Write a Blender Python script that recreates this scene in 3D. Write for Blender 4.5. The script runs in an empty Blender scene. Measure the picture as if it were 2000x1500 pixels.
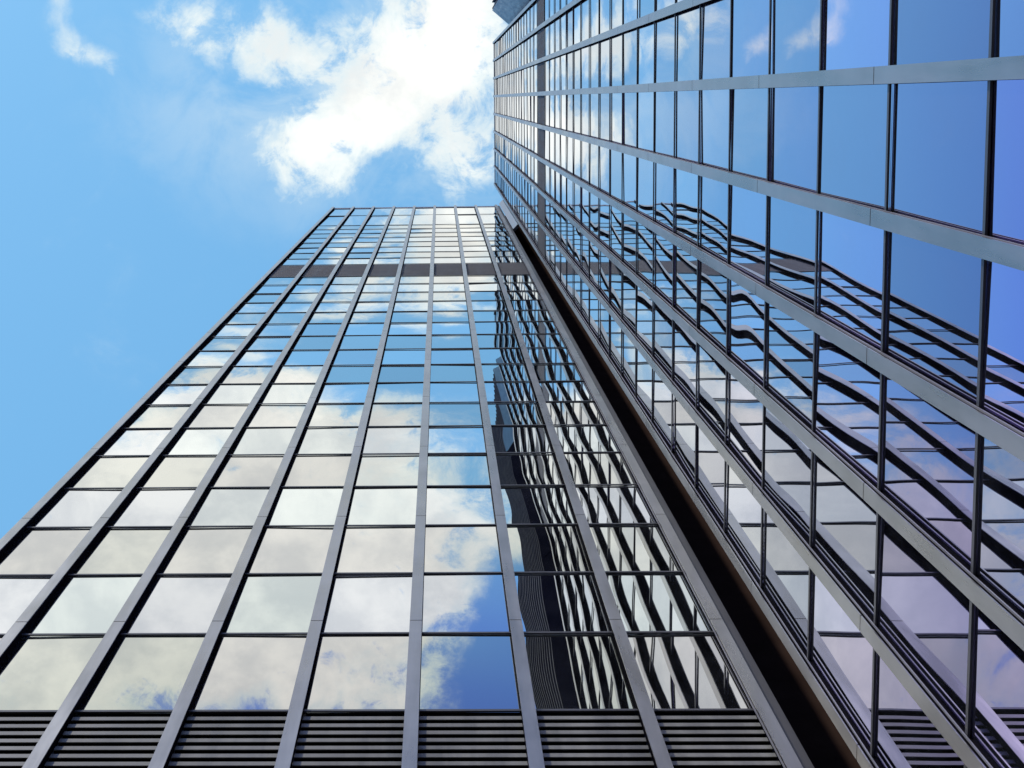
import bpy, math, random
from mathutils import Matrix, Vector
random.seed(7)
scene = bpy.context.scene
col = scene.collection
S = 1.85                      # one glass row in metres
EYE = 1.6

# ------------------------------------------------------------------ camera
cam_d = bpy.data.cameras.new("camera")
cam = bpy.data.objects.new("camera", cam_d); col.objects.link(cam)
RX, RY, RZ = -0.11241, -0.02555, 0.01473
Mx = Matrix.Rotation(RZ, 3, 'Z') @ Matrix.Rotation(RY, 3, 'Y') @ Matrix.Rotation(RX, 3, 'X')
rgt, dwn, fwd = Mx.col[0], Mx.col[1], Mx.col[2]
M4 = Matrix((( rgt[0], -dwn[0], -fwd[0], 0), (rgt[1], -dwn[1], -fwd[1], 0), (rgt[2], -dwn[2], -fwd[2], EYE), (0, 0, 0, 1)))
cam.matrix_world = M4
FPX, CX, CY = 2560.85, 792.76, 482.73
cam_d.sensor_fit = 'HORIZONTAL'; cam_d.sensor_width = 36
cam_d.lens = FPX / 2000 * 36
cam_d.shift_x = (1000 - CX) / 2000
cam_d.shift_y = -(750 - CY) / 2000
cam_d.clip_start = 0.05; cam_d.clip_end = 5000
scene.camera = cam

scene.view_settings.view_transform = 'Standard'
scene.view_settings.look = 'None'
scene.view_settings.gamma = 1
scene.view_settings.exposure = 0.0

# ------------------------------------------------------------------ world
SUN_EL, SUN_AZ = math.radians(42), math.radians(222)     # compass style: 0 = +Y, 90 = +X
world = bpy.data.worlds.new("World"); scene.world = world
world.use_nodes = True
wt = world.node_tree; wt.nodes.clear(); W_ = wt.nodes; WL = wt.links
def N(tree, kind, **kw):
    n = tree.nodes.new(kind)
    for k, v in kw.items(): setattr(n, k, v)
    return n
def put(tree, sock, v):
    if isinstance(v, bpy.types.NodeSocket): tree.links.new(v, sock)
    else: sock.default_value = v
def math_(tree, op, a, b=0.0, c=None, clamp=False):
    n = N(tree, 'ShaderNodeMath', operation=op, use_clamp=clamp)
    put(tree, n.inputs[0], a); put(tree, n.inputs[1], b)
    if c is not None: put(tree, n.inputs[2], c)
    return n.outputs[0]
def vmath(tree, op, a, b=(0, 0, 0)):
    n = N(tree, 'ShaderNodeVectorMath', operation=op)
    put(tree, n.inputs[0], a); put(tree, n.inputs[1], b)
    return n.outputs['Value'] if op in ('LENGTH', 'DOT_PRODUCT') else n.outputs[0]
def mapr(tree, v, a, b, c=0.0, d=1.0, kind='SMOOTHSTEP'):
    n = N(tree, 'ShaderNodeMapRange', interpolation_type=kind)
    put(tree, n.inputs['Value'], v)
    for k, q in zip(('From Min', 'From Max', 'To Min', 'To Max'), (a, b, c, d)): put(tree, n.inputs[k], q)
    return n.outputs[0]
def mixc(tree, f, a, b, blend='MIX'):
    n = N(tree, 'ShaderNodeMix', data_type='RGBA', blend_type=blend)
    put(tree, n.inputs[0], f); put(tree, n.inputs[6], a); put(tree, n.inputs[7], b)
    return n.outputs[2]
def noise(tree, vec, scale, detail=6, rough=0.55, dist=0.0):
    n = N(tree, 'ShaderNodeTexNoise')
    put(tree, n.inputs['Vector'], vec)
    n.inputs['Scale'].default_value = scale; n.inputs['Detail'].default_value = detail
    n.inputs['Roughness'].default_value = rough; n.inputs['Distortion'].default_value = dist
    return n

tc = N(wt, 'ShaderNodeTexCoord')
sep = N(wt, 'ShaderNodeSeparateXYZ'); WL.new(tc.outputs['Generated'], sep.inputs[0])
zc = math_(wt, 'MAXIMUM', sep.outputs['Z'], 0.06)
u = math_(wt, 'DIVIDE', sep.outputs['X'], zc); v = math_(wt, 'DIVIDE', sep.outputs['Y'], zc)
uv = N(wt, 'ShaderNodeCombineXYZ'); WL.new(u, uv.inputs[0]); WL.new(v, uv.inputs[1]); uv = uv.outputs[0]
# ragged cloud outlines: push the sky-plane coordinates about with noise
wn = noise(wt, uv, 9.0, 5, 0.6)
off = vmath(wt, 'SUBTRACT', wn.outputs['Color'], (0.5, 0.5, 0.5))
offs = N(wt, 'ShaderNodeVectorMath', operation='SCALE'); WL.new(off, offs.inputs[0]); offs.inputs['Scale'].default_value = 0.085
wuv = vmath(wt, 'ADD', uv, offs.outputs[0])
wuv = vmath(wt, 'MULTIPLY', wuv, (1, 1, 0))
# cloud bank masses: (u, v, radius_u, radius_v, weight) on the plane overhead
CLOUDS = [
 (0.016, -0.060, 0.058, 0.050, 1.45), (-0.030, -0.030, 0.055, 0.040, 0.80), (-0.045, 0.008, 0.050, 0.038, 0.66),
 (0.010, 0.005, 0.060, 0.045, 0.75), (0.020, 0.055, 0.045, 0.028, 0.62), (-0.112, 0.040, 0.046, 0.036, 0.66), (-0.080, 0.050, 0.048, 0.030, 0.66),
 (-0.075, 0.020, 0.040, 0.025, 0.55), (-0.100, -0.040, 0.050, 0.028, 0.80), (-0.070, -0.012, 0.055, 0.032, 0.50), (0.005, 0.030, 0.065, 0.045, 0.40), (-0.150, -0.036, 0.050, 0.036, 0.66), (-0.185, -0.062, 0.040, 0.026, 0.60), (-0.105, -0.012, 0.030, 0.020, 0.35),
 (-0.050, 0.045, 0.020, 0.016, -0.50), (-0.125, 0.002, 0.028, 0.018, -0.35),
 (-0.270, -0.034, 0.024, 0.015, 0.55), (-0.287, -0.062, 0.016, 0.026, 0.38), (-0.240, -0.030, 0.028, 0.010, 0.25), (-0.190, -0.005, 0.006, 0.022, 0.30),
 (0.010, -0.110, 0.080, 0.035, 1.25), (-0.060, -0.125, 0.060, 0.020, 0.70), (0.010, -0.145, 0.060, 0.016, 0.8), (-0.150, -0.185, 0.060, 0.012, 0.6), (-0.090, -0.158, 0.120, 0.014, 0.65),
 (-0.190, -0.235, 0.110, 0.030, 1.1), (-0.110, -0.262, 0.090, 0.022, 1.0), (0.000, -0.205, 0.050, 0.020, -0.8), (-0.075, -0.195, 0.040, 0.025, -0.5),
 (-0.160, -0.345, 0.230, 0.110, 2.3), (-0.340, -0.430, 0.200, 0.150, 1.8), (-0.13, -0.46, 0.09, 0.06, 0.8), (-0.110, -0.400, 0.090, 0.070, 1.0),
 (-0.005, -0.320, 0.040, 0.035, 0.35), (0.000, -0.400, 0.022, 0.050, 0.6), (0.078, -0.450, 0.045, 0.085, -1.6), (-0.035, -0.480, 0.045, 0.050, 0.9),
 (-0.250, -0.232, 0.016, 0.012, -0.9), (-0.700, -0.300, 0.250, 0.180, 0.8), (0.6, -0.6, 0.3, 0.2, 0.7), (-0.5, 0.7, 0.3, 0.15, 0.6),
]
acc = None
for (cu, cv, ru, rv, w) in CLOUDS:
    d = vmath(wt, 'SUBTRACT', wuv, (cu, cv, 0))
    d = vmath(wt, 'DIVIDE', d, (ru, rv, 1))
    l = vmath(wt, 'LENGTH', d)
    b = mapr(wt, l, 0.0, 1.55, w, 0.0)
    acc = b if acc is None else math_(wt, 'ADD', acc, b)
fb = noise(wt, uv, 17.0, 11, 0.66, 0.35).outputs[0]
fb2 = noise(wt, uv, 4.0, 4, 0.5).outputs[0]
namp = math_(wt, 'MULTIPLY_ADD', acc, 3.2, 0.9, clamp=False)
namp = math_(wt, 'MINIMUM', math_(wt, 'MAXIMUM', namp, 0.6), 3.5)
dens = math_(wt, 'ADD', acc, math_(wt, 'MULTIPLY', math_(wt, 'SUBTRACT', fb, 0.5), namp))
dens = math_(wt, 'ADD', dens, math_(wt, 'MULTIPLY', math_(wt, 'SUBTRACT', fb2, 0.5), 0.5))
veil = mapr(wt, vmath(wt, 'LENGTH', vmath(wt, 'DIVIDE', vmath(wt, 'SUBTRACT', wuv, (-0.055, -0.01, 0)), (0.17, 0.10, 1))), 0.2, 1.5, 0.55, 0.0)
veil = math_(wt, 'MULTIPLY', veil, mapr(wt, noise(wt, uv, 12.0, 9, 0.6, 0.6).outputs[0], 0.36, 0.66))
fb3 = noise(wt, uv, 34.0, 12, 0.68, 0.5).outputs[0]
cov = math_(wt, 'MULTIPLY', mapr(wt, dens, 0.04, 1.15), mapr(wt, math_(wt, 'ADD', fb3, math_(wt, 'MULTIPLY', dens, 0.14)), 0.44, 0.66, 0.22, 1.0))
sky = N(wt, 'ShaderNodeTexSky', sky_type='NISHITA')
sky.sun_disc = False; sky.sun_elevation = SUN_EL; sky.sun_rotation = SUN_AZ
sky.altitude = 100; sky.air_density = 1.0; sky.dust_density = 1.2; sky.ozone_density = 1.4
SKY_TINT = (2.25, 3.1, 2.95, 1)
blue = mixc(wt, 0.7, mixc(wt, 1.0, sky.outputs[0], SKY_TINT, 'MULTIPLY'), (1.80, 4.95, 8.70, 1))
away = math_(wt, 'ADD', mapr(wt, v, -0.30, -0.52), mapr(wt, u, -0.40, -0.75), clamp=True)
blue = mixc(wt, away, blue, mixc(wt, 1.0, blue, (0.50, 0.45, 0.84, 1), 'MULTIPLY'))
thick = mapr(wt, dens, 0.6, 1.8)
shade = mapr(wt, noise(wt, uv, 11.0, 8, 0.6).outputs[0], 0.38, 0.62)
cloudc = mixc(wt, thick, (7.6, 8.9, 9.4, 1), mixc(wt, shade, (8.6, 8.9, 8.9, 1), (11.2, 11.3, 10.8, 1)))
cov = math_(wt, 'MAXIMUM', cov, veil)
skyc = mixc(wt, cov, blue, cloudc)
bg = N(wt, 'ShaderNodeBackground'); WL.new(skyc, bg.inputs[0]); bg.inputs[1].default_value = 0.1
wo = N(wt, 'ShaderNodeOutputWorld'); WL.new(bg.outputs[0], wo.inputs[0])

# ------------------------------------------------------------------ sun (behind thin cloud: soft)
sd = bpy.data.lights.new("sun", 'SUN'); sd.energy = 2.0; sd.angle = math.radians(2.5); sd.color = (1.0, 0.95, 0.88)
so = bpy.data.objects.new("sun", sd); col.objects.link(so)
sdir = Vector((math.sin(SUN_AZ) * math.cos(SUN_EL), math.cos(SUN_AZ) * math.cos(SUN_EL), math.sin(SUN_EL)))
so.rotation_euler = sdir.to_track_quat('Z', 'Y').to_euler(); so.location = (-10, -14, 60)

# ------------------------------------------------------------------ materials
def new_mat(name):
    m = bpy.data.materials.new(name); m.use_nodes = True
    t = m.node_tree; t.nodes.clear()
    o = N(t, 'ShaderNodeOutputMaterial')
    return m, t, o
def metal(name, c, rough=0.45, metallic=0.0, var=0.12, scale=1.5, spec=0.5, streak=True):
    m, t, o = new_mat(name)
    p = N(t, 'ShaderNodeBsdfPrincipled')
    g = N(t, 'ShaderNodeNewGeometry')
    vec = vmath(t, 'MULTIPLY', g.outputs['Position'], (1, 1, 0.12 if streak else 1))
    n1 = noise(t, vec, scale * 3, 5, 0.6).outputs[0]
    n2 = noise(t, g.outputs['Position'], scale, 3, 0.5).outputs[0]
    k = math_(t, 'ADD', math_(t, 'MULTIPLY', n1, 0.6), math_(t, 'MULTIPLY', n2, 0.4))
    lo = tuple(x * (1 - var * 1.6) for x in c) + (1,); hi = tuple(min(1, x * (1 + var * 1.6)) for x in c) + (1,)
    cc = mixc(t, mapr(t, k, 0.3, 0.7), lo, hi)
    t.links.new(cc, p.inputs['Base Color'])
    put(t, p.inputs['Roughness'], mapr(t, n1, 0.3, 0.7, rough * 0.85, min(1, rough * 1.2)))
    p.inputs['Metallic'].default_value = metallic
    p.inputs['Specular IOR Level'].default_value = spec
    t.links.new(p.outputs[0], o.inputs[0])
    return m
def coated_glass(name, near, graze, r0=0.56, r1=0.86, dirt=0.02, hue_amp=1.0):
    # mirror-coated glazing: reflectance rises and loses its tint towards grazing angles
    m, t, o = new_mat(name)
    lw = N(t, 'ShaderNodeLayerWeight'); lw.inputs[0].default_value = 0.5
    k = mapr(t, lw.outputs['Facing'], r0, r1, kind='LINEAR')
    oi = N(t, 'ShaderNodeObjectInfo')
    var = mapr(t, oi.outputs['Random'], 0, 1, 0.86, 1.04, 'LINEAR')
    hue = math_(t, 'FRACT', math_(t, 'MULTIPLY', oi.outputs['Random'], 7.31))
    cool = tuple(min(1, x * y) for x, y in zip(near, [1 + hue_amp * e for e in (0.05, -0.04, 0.06)])); warm = tuple(min(1, x * y) for x, y in zip(near, [1 + hue_amp * e for e in (-0.05, 0.06, -0.10)]))
    c = mixc(t, k, mixc(t, mapr(t, hue, 0.35, 0.65), cool + (1,), warm + (1,)), graze + (1,))
    sc = N(t, 'ShaderNodeVectorMath', operation='SCALE'); t.links.new(c, sc.inputs[0]); t.links.new(var, sc.inputs['Scale'])
    gl = N(t, 'ShaderNodeBsdfAnisotropic'); gl.distribution = 'GGX'
    t.links.new(sc.outputs[0], gl.inputs['Color']); gl.inputs['Roughness'].default_value = 0.0
    df = N(t, 'ShaderNodeBsdfDiffuse'); df.inputs[0].default_value = (0.35, 0.36, 0.36, 1)
    g = N(t, 'ShaderNodeNewGeometry')
    dn = noise(t, g.outputs['Position'], 1.3, 6, 0.65).outputs[0]
    mx = N(t, 'ShaderNodeMixShader'); put(t, mx.inputs[0], mapr(t, dn, 0.35, 0.8, dirt * 0.3, dirt * 2.2))
    t.links.new(gl.outputs[0], mx.inputs[1]); t.links.new(df.outputs[0], mx.inputs[2])
    t.links.new(mx.outputs[0], o.inputs[0])
    return m
def matt(name, c):
    m, t, o = new_mat(name)
    d = N(t, 'ShaderNodeBsdfDiffuse'); g = N(t, 'ShaderNodeNewGeometry')
    n1 = noise(t, g.outputs['Position'], 2.0, 5, 0.6).outputs[0]
    t.links.new(mixc(t, n1, tuple(x * 0.6 for x in c) + (1,), tuple(x * 1.4 for x in c) + (1,)), d.inputs[0])
    t.links.new(d.outputs[0], o.inputs[0]); return m
M = {}
M['cap'] = metal('anodised_grey_cap', (0.39, 0.375, 0.33), 0.30, 0.70, 0.12)
M['web'] = matt('black_mullion_web', (0.011, 0.010, 0.011))
M['bead'] = metal('grey_glazing_bead', (0.30, 0.29, 0.28), 0.5, 0.0, 0.1)
M['transom'] = metal('bronze_grey_transom', (0.085, 0.080, 0.074), 0.33, 0.0, 0.15, spec=0.4)
M['slat'] = metal('grey_louvre_blade', (0.235, 0.222, 0.170), 0.6, 0.0, 0.28)
M['shade_black'] = matt('painted_shade_black', (0.005, 0.0045, 0.0045))  # near-black that paints in the shade inside the louvres
M['vent'] = metal('dark_vent_blade', (0.105, 0.096, 0.078), 0.6, 0.0, 0.15)
M['core'] = metal('dark_core_cladding', (0.03, 0.03, 0.033), 0.6, 0.0, 0.2)
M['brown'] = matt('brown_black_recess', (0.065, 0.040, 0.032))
M['panel'] = metal('blue_grey_corner_panel', (0.16, 0.175, 0.19), 0.32, 0.0, 0.06, spec=0.5)
M['coping'] = metal('roof_coping', (0.22, 0.23, 0.25), 0.5, 0.0, 0.1)
M['rib'] = metal('dark_rib', (0.03, 0.027, 0.035), 0.6, 0.0, 0.2, spec=0.15)
M['ga0'] = coated_glass('silver_glass_cream', (0.585, 0.585, 0.570), (0.905, 0.897, 0.872), hue_amp=0.25)
M['ga1'] = coated_glass('silver_glass_clear', (0.66, 0.695, 0.735), (0.96, 0.975, 0.98), hue_amp=0.35)
M['gb0'] = coated_glass('blue_glass_deep', (0.31, 0.28, 0.58), (0.84, 0.87, 0.92))
M['gb1'] = coated_glass('blue_glass_light', (0.45, 0.41, 0.74), (0.93, 0.95, 0.98))
M['gr'] = coated_glass('dark_ribbed_wing_glass', (0.2, 0.2, 0.32), (0.6, 0.62, 0.7))

# ------------------------------------------------------------------ mesh helpers
class MB:
    def __init__(s): s.v = []; s.f = []; s.sm = []
    def quad(s, a, b, c, d, smooth=False):
        i = len(s.v); s.v += [a, b, c, d]; s.f.append((i, i+1, i+2, i+3)); s.sm.append(smooth)
    def box(s, fr, a0, a1, h0, h1, o0, o1):
        i = len(s.v)
        for a in (a0, a1):
            for h in (h0, h1):
                for o in (o0, o1): s.v.append(fr(a, h, o))
        for f in ((0,1,3,2),(4,6,7,5),(0,4,5,1),(2,3,7,6),(0,2,6,4),(1,5,7,3)):
            s.f.append(tuple(i+k for k in f)); s.sm.append(False)
    def build(s, name, mat, parent=None, origin=(0, 0, 0), fix=True):
        me = bpy.data.meshes.new(name)
        o = Vector(origin)
        me.from_pydata([tuple(Vector(p) - o) for p in s.v], [], s.f)
        me.update()
        for p, q in zip(me.polygons, s.sm): p.use_smooth = q
        me.materials.append(mat)
        ob = bpy.data.objects.new(name, me); col.objects.link(ob)
        base = Vector(parent.get('_base', (0, 0, 0))) if parent else Vector((0, 0, 0))
        if parent:
            ob.parent = parent
        ob.location = o - base
        ob['_base'] = tuple(o)
        if fix:
            import bmesh
            bm = bmesh.new(); bm.from_mesh(me); bmesh.ops.recalc_face_normals(bm, faces=bm.faces); bm.to_mesh(me); bm.free()
        return ob
def thing(name, loc, label, cat, group=None):
    e = bpy.data.objects.new(name, None); col.objects.link(e); e.location = loc; e['_base'] = tuple(loc)
    e['label'] = label; e['category'] = cat
    if group: e['group'] = group
    return e

zA = 6.5266
H = lambda n: EYE + S * (zA + n)
def frameA(a, n, o): return (a * S, (3.17729 - o) * S, H(n))
def frameB(a, n, o): return ((1.87369 - o) * S, a * S, H(n))
def frameW(a, n, o): return ((1.80 - o) * S, a * S, H(n))

def to_px(p):
    d = Vector(p) - Vector((0, 0, EYE))
    c = Mx.transposed() @ d
    if c[2] <= 0: return None
    return CX + FPX * c[0] / c[2], CY + FPX * c[1] / c[2]
def area_px(fr, a0, a1, n0, n1):
    q = [to_px(fr(a, n, 0)) for a, n in ((a0, n0), (a1, n0), (a1, n1), (a0, n1))]
    if None in q: return 0.0
    q = [(min(max(x, 0), 2000), min(max(y, 0), 1500)) for x, y in q]
    return abs(sum(q[i][0] * q[(i+1) % 4][1] - q[(i+1) % 4][0] * q[i][1] for i in range(4))) / 2

def pane(mb, fr, a0, a1, n0, n1, rnd, amp=1.0, na=7, nh=9):
    """one sheet of glass, slightly pillowed and warped like real heat-treated glazing"""
    am, nm = (a0 + a1) / 2, (n0 + n1) / 2
    ha, hh = (a1 - a0) / 2, (n1 - n0) / 2
    b = rnd.choice((1, 1, 1, -1)) * rnd.uniform(0.0005, 0.0014) * amp
    ta, th = rnd.gauss(0, 0.0021) * amp, rnd.gauss(0, 0.0021) * amp
    w1, w2, p1, p2 = rnd.gauss(0, 0.0003) * amp, rnd.gauss(0, 0.0003) * amp, rnd.uniform(0, 6.3), rnd.uniform(0, 6.3)
    i = len(mb.v)
    for r in range(nh):
        t = -1 + 2 * r / (nh - 1)
        for q in range(na):
            s = -1 + 2 * q / (na - 1)
            o = b * (1 - s * s) * (1 - t * t) + ta * s * ha * 2 + th * t * hh * 2 + w1 * math.sin(2.2 * t + p1) * s * .6 + w2 * math.sin(3.1 * t + 1.2 * s + p2) * .5
            mb.v.append(fr(am + s * ha, nm + t * hh, o))
    flip = Vector(fr(1, 0, 0)) - Vector(fr(0, 0, 0)); up = Vector((0, 0, 1)); out = Vector(fr(0, 0, 1)) - Vector(fr(0, 0, 0))
    pos = flip.cross(up).dot(out) > 0
    for r in range(nh - 1):
        for q in range(na - 1):
            k = i + r * na + q
            f = (k, k + 1, k + na + 1, k + na)
            mb.f.append(f if pos else f[::-1]); mb.sm.append(True)
    B = [fr(a, n, -0.02) for a, n in ((a0, n0), (a1, n0), (a1, n1), (a0, n1))]
    Ft = [mb.v[i], mb.v[i + na - 1], mb.v[i + na * nh - 1], mb.v[i + na * (nh - 1)]]
    if pos:
        mb.quad(B[0], B[3], B[2], B[1])
        for k in range(4): mb.quad(B[k], B[(k+1) % 4], Ft[(k+1) % 4], Ft[k])
    else:
        mb.quad(B[0], B[1], B[2], B[3])
        for k in range(4): mb.quad(Ft[k], Ft[(k+1) % 4], B[(k+1) % 4], B[k])

def glaze(tower, fr, cols, rows, mats, rnd, amp):
    cells = []
    for (n0, n1) in rows:
        for (a0, a1) in cols: cells.append((area_px(fr, a0, a1, n0, n1), a0, a1, n0, n1))
    cells.sort(key=lambda c: -c[0])
    rest = {}
    for k, (ar, a0, a1, n0, n1) in enumerate(cells):
        par = int(math.floor(n0 + 0.3)) % 2
        if k < 100:
            mb = MB(); pane(mb, fr, a0, a1, n0, n1, rnd, amp)
            o = mb.build('window', mats[par], tower, origin=fr((a0 + a1) / 2, (n0 + n1) / 2, 0), fix=False)
        else:
            rest.setdefault(par, MB()); pane(rest[par], fr, a0, a1, n0, n1, rnd, amp, 5, 7)
    # the remaining, smallest windows are one part with both glass tints
    mb = MB(); mi = []
    for par, r in rest.items():
        b = len(mb.v); mb.v += r.v; mb.f += [tuple(b + x for x in f) for f in r.f]; mb.sm += r.sm; mi += [par] * len(r.f)
    if mb.v:
        o = mb.build('window', mats[0], tower, origin=fr(0, 20, 0), fix=False)
        o.data.materials.append(mats[1])
        for p, q in zip(o.data.polygons, mi): p.material_index = q
        o['kind'] = 'stuff'

def mullion(tower, fr, a, n0, n1, depth, w, seam0=-4.91, beads=()):
    h = w / 2
    cap = MB()
    cuts = [n0]; s = seam0
    while s < n1:
        if s > n0 + 0.1: cuts.append(s)
        s += 2.0
    cuts.append(n1)
    for c0, c1 in zip(cuts[:-1], cuts[1:]):
        cap.box(fr, a - h, a + h, c0 + 0.004, c1 - 0.004, depth - 0.006, depth)
    c = cap.build('mullion', M['cap'], tower, origin=fr(a, n0, depth))
    web = MB(); web.box(fr, a - h * 0.80, a + h * 0.80, n0, n1, -0.01, depth - 0.0062)
    web.build('mullion_web', M['web'], c, origin=fr(a, n0, 0))
    if beads:
        bead = MB()
        for sg in beads:
            x0, x1 = sorted((a + sg * h * 0.802, a + sg * h * 1.02))
            bead.box(fr, x0, x1, n0, n1, depth * 0.36, depth * 0.36 + 0.006)
        bead.build('glazing_bead', M['bead'], c, origin=fr(a, n0, 0))
    return c

def transom(tower, fr, a0, a1, n, th=0.020, out=0.013, mat='transom'):
    mb = MB(); mb.box(fr, a0, a1, n - th / 2, n + th / 2, 0.0035, out)
    return mb.build('transom', M[mat], tower, origin=fr((a0 + a1) / 2, n, 0))

def louvre(tower, fr, a0, a1, n0, n1, pitch, th, d, name, mat, back=-0.05, top=0.06):
    mb = MB(); b = MB(); n = n1 - top
    while n - th > n0:
        mb.box(fr, a0, a1, n - th, n, back + 0.012 + d - 0.005, back + 0.012 + d)
        b.box(fr, a0, a1, n - th * 0.9, n - th * 0.5, back + 0.004, back + 0.012 + d - 0.0052); n -= pitch  # blade bodies coloured black to stand in for shade between louvres
    o = mb.build(name, M[mat], tower, origin=fr((a0 + a1) / 2, n0, 0))
    b.box(fr, a0, a1, n0, n1, back - 0.01, back + 0.0038)
    b.build('blade_shade_backing', M['shade_black'], o, origin=fr((a0 + a1) / 2, n0, back))
    return o

# ------------------------------------------------------------------ the setting
def sheet(name, x0, x1, y0, y1, z, mat):
    mb = MB(); mb.quad((x0, y0, z), (x1, y0, z), (x1, y1, z), (x0, y1, z)); o = mb.build(name, mat); o['kind'] = 'structure'; return o
def ground_mat(name, c, paving):
    m, t, o = new_mat(name)
    p = N(t, 'ShaderNodeBsdfPrincipled'); g = N(t, 'ShaderNodeNewGeometry')
    n1 = noise(t, g.outputs['Position'], 2.0, 8, 0.7).outputs[0]
    cc = mixc(t, mapr(t, n1, 0.3, 0.7), tuple(x * 0.8 for x in c) + (1,), tuple(x * 1.2 for x in c) + (1,))
    if paving:
        br = N(t, 'ShaderNodeTexBrick'); t.links.new(g.outputs['Position'], br.inputs['Vector'])
        br.inputs['Scale'].default_value = 1.0; br.inputs['Mortar Size'].default_value = 0.008
        br.inputs['Color1'].default_value = (0.9, 0.9, 0.9, 1); br.inputs['Color2'].default_value = (1.1, 1.1, 1.1, 1); br.inputs['Mortar'].default_value = (0.4, 0.4, 0.4, 1)
        cc = mixc(t, 1.0, cc, br.outputs[0], 'MULTIPLY')
    t.links.new(cc, p.inputs['Base Color']); p.inputs['Roughness'].default_value = 0.85
    t.links.new(p.outputs[0], o.inputs[0]); return m
sheet('ground', -1500, 1500, -1500, 1500, -0.14, ground_mat('asphalt', (0.05, 0.05, 0.052), False))
pv = MB(); pv.box(lambda a, n, o: (a, n, o), -16, 60, -14, 60, -0.135, 0.0)
pv = pv.build('pavement', ground_mat('paving_slabs', (0.07, 0.068, 0.066), True)); pv['kind'] = 'structure'

# ------------------------------------------------------------------ left tower (faces the camera)
a0A, WA, wA, dA = -1.9833, 0.6010, 0.0733, 0.052
rnd = random.Random(11)
TA = thing('glass_tower', (a0A * S + 2 * WA * S, 3.17729 * S, 0),
  "silver mirror-glass tower facing the viewer, level roofline, grey louvres near its foot", "tower")
finsA = [a0A + WA * i for i in range(-2, 7)]
colsA = list(zip(finsA[:-1], finsA[1:]))
topA = 32.2
GND = -(EYE + S * zA) / S
rowsA = [(GND + 0.2 + 0.0, -6.0)] + [(n, n + 1) for n in range(-6, -2)] + [(n, n + 1) for n in range(0, 17)] + [(18.75 + k, 19.75 + k) for k in range(8)] + [(26.75, 29.6), (29.6, topA)]
glaze(TA, frameA, colsA, rowsA, (M['ga0'], M['ga1']), rnd, 1.0)
for a in finsA: mullion(TA, frameA, a, GND, topA + 0.02, dA, wA, beads=((-1,) if a > 1.2 else ()))
for n in [-6, -5, -4, -3, -2] + list(range(0, 18)) + [18.75 + k for k in range(9)] + [29.6]:
    transom(TA, frameA, finsA[0], finsA[-1], n, out=0.012)
for a0, a1 in colsA:
    louvre(TA, frameA, a0 + wA * .5, a1 - wA * .5, -2, 0, 0.0775, 0.036, 0.045, 'louvre_panel', 'slat')
    louvre(TA, frameA, a0 + wA * .5, a1 - wA * .5, 17, 18.75, 0.05, 0.035, 0.02, 'vent_panel', 'vent', back=-0.03, top=0.02)
mb = MB(); mb.box(frameA, finsA[0], finsA[-1], topA - 0.25, topA + 0.06, -0.6, 0.012); mb.build('roof_coping', M['coping'], TA)
mb = MB(); mb.box(frameA, finsA[0] - 0.03, finsA[-1] + 0.045, GND, topA - 0.3, -14, -0.085); mb.build('core_wall', M['core'], TA)
# end flank beside the slot
mb = MB(); mb.box(frameA, finsA[-1] + 0.0375, finsA[-1] + 0.105, GND, topA, -0.8, 0.022); mb.build('end_panel', M['transom'], TA)

# ------------------------------------------------------------------ right tower
b0B, WBb, wB, dB = -0.0725, 0.600, 0.0737, 0.045
rnd = random.Random(5)
TB = thing('glass_tower', (1.87369 * S, 0.5 * S, 0),
  "taller tower of bluer mirror glass on the right, reflecting the first tower in warped lines", "tower")
finsB = [b0B + WBb * i for i in range(-3, 6)]
colsB = list(zip(finsB[:-1], finsB[1:]))
topB = 38.75
rowsB = [(GND + 0.2, -6.0)] + [(n, n + 1) for n in range(-6, 17)] + [(18.75 + k, 19.75 + k) for k in range(20)]
glaze(TB, frameB, colsB, rowsB, (M['gb0'], M['gb1']), rnd, 1.0)
for a in finsB: mullion(TB, frameB, a, GND, topB + 0.02, dB, wB, beads=(-1,))
for n in list(range(-6, 18)) + [18.75 + k for k in range(20)]:
    transom(TB, frameB, finsB[0], finsB[-1], n, th=0.022, out=0.013)
for a0, a1 in colsB:
    louvre(TB, frameB, a0 + wB * .5, a1 - wB * .5, 17, 18.75, 0.05, 0.035, 0.02, 'vent_panel', 'vent', back=-0.03, top=0.02)
mb = MB(); mb.box(frameB, finsB[0], finsB[-1], topB - 0.2, topB + 0.05, -0.6, 0.012); mb.build('roof_coping', M['coping'], TB)
mb = MB(); mb.box(frameB, finsB[0] + 0.0, finsB[-1] + 0.03, GND, topB - 0.25, -12, -0.075); mb.build('core_wall', M['core'], TB)
# dark slot between the two towers
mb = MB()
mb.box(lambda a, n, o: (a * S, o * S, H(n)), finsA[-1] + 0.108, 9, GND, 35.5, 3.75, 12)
mb.build('recess_wall', M['brown'], TB)
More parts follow.
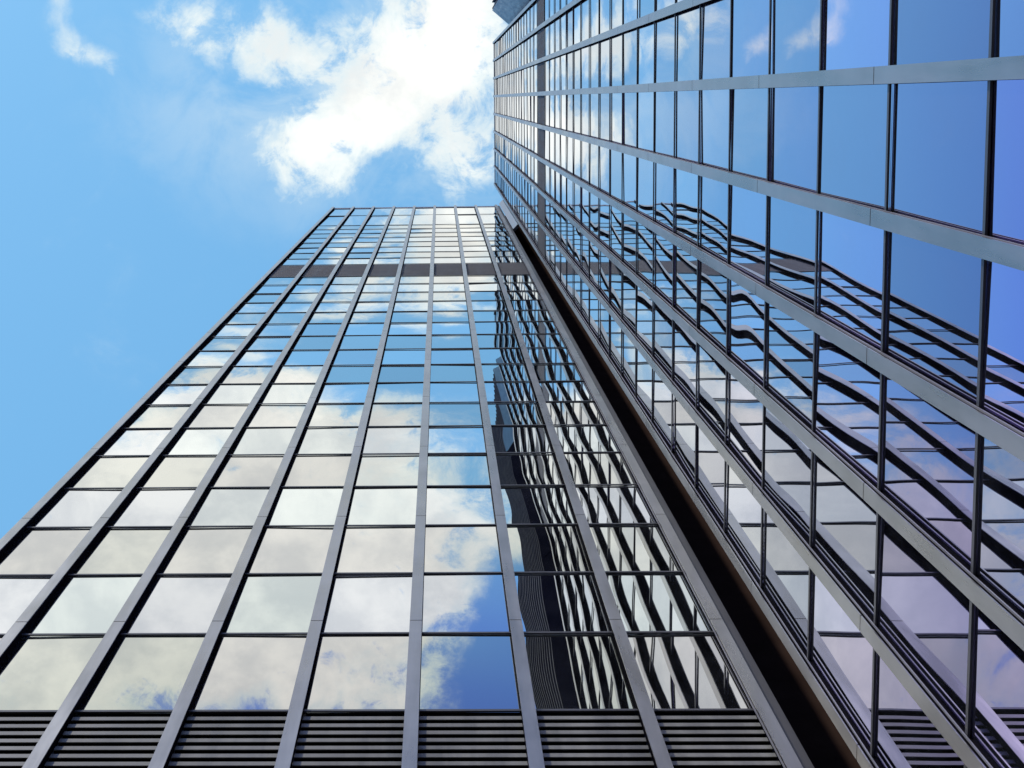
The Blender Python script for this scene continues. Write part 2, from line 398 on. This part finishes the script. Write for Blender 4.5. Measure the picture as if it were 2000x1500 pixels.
# closing panel high up in the slot
mb = MB()
P = [(finsA[-1] + 0.09, 3.10), (1.87369 - 0.05, finsB[-1] + 0.055), (1.87369 + 0.02, finsB[-1] + 0.075), (finsA[-1] + 0.13, 3.16)]
i = 0
lo = [(x * S, y * S, H(24.6)) for x, y in P]; hi = [(x * S, y * S, H(topA)) for x, y in P]
mb.v = lo + hi; mb.f = [(0,1,2,3),(7,6,5,4)] + [(k, k+4, (k+1) % 4 + 4, (k+1) % 4) for k in range(4)]; mb.sm = [False] * 6
mb.build('closing_panel', M['panel'], TB)

# ------------------------------------------------------------------ ribbed wing past the notch
TW = thing('ribbed_tower', (1.9 * S, -4.5 * S, 0), "ribbed block with plain blue-grey angled corner, jutting out beyond the blue-glass tower", "tower")
topW = 38.7
def prism(name, pts, n0, n1, mat, par):
    mb = MB(); k = len(pts)
    mb.v = [(x * S, y * S, H(n0)) for x, y in pts] + [(x * S, y * S, H(n1)) for x, y in pts]
    mb.f = [tuple(range(k)), tuple(range(2 * k - 1, k - 1, -1))] + [(q, q + k, (q + 1) % k + k, (q + 1) % k) for q in range(k)]
    mb.sm = [False] * len(mb.f)
    return mb.build(name, mat, par)
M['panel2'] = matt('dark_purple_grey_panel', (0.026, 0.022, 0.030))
for q, (p0, p1) in enumerate([(GND, -2), (-2, 5), (5, 12), (12, 19), (19, 27.97), (28, topW)]):
    prism('corner_panel', [(1.82, -2.97), (3.0, -1.95), (3.06, -2.02), (1.86, -3.06)], p0, p1 - 0.03 if q < 5 else p1, M['panel'] if q == 5 else M['panel2'], TW)  # topmost panel coloured paler, painting in its grazing sheen
mb = MB(); mb.box(lambda a, n, o: (a * S, o * S, H(n)), 1.93, 9, GND, topW - 0.1, -5.78, -3.12); mb.build('core_wall', M['core'], TW)
for (n0, n1) in [(-7.2, 4), (4, 17), (17.4, 28), (28, topW)]:
    mb = MB(); mb.box(lambda a, n, o: (a * S, o * S, H(n)), 1.88, 1.925, n0 + 0.05, n1 - 0.05, -5.76, -3.06); mb.build('glass_strip', M['gr'], TW)
y = -3.02
while y > -5.8:
    mb = MB(); mb.box(lambda a, n, o: (a * S, o * S, H(n)), 1.82, 1.93, GND, topW, y - 0.035, y); mb.build('rib', M['rib'], TW); y -= 0.21
for o in list(bpy.data.objects):
    if '_base' in o: del o['_base']
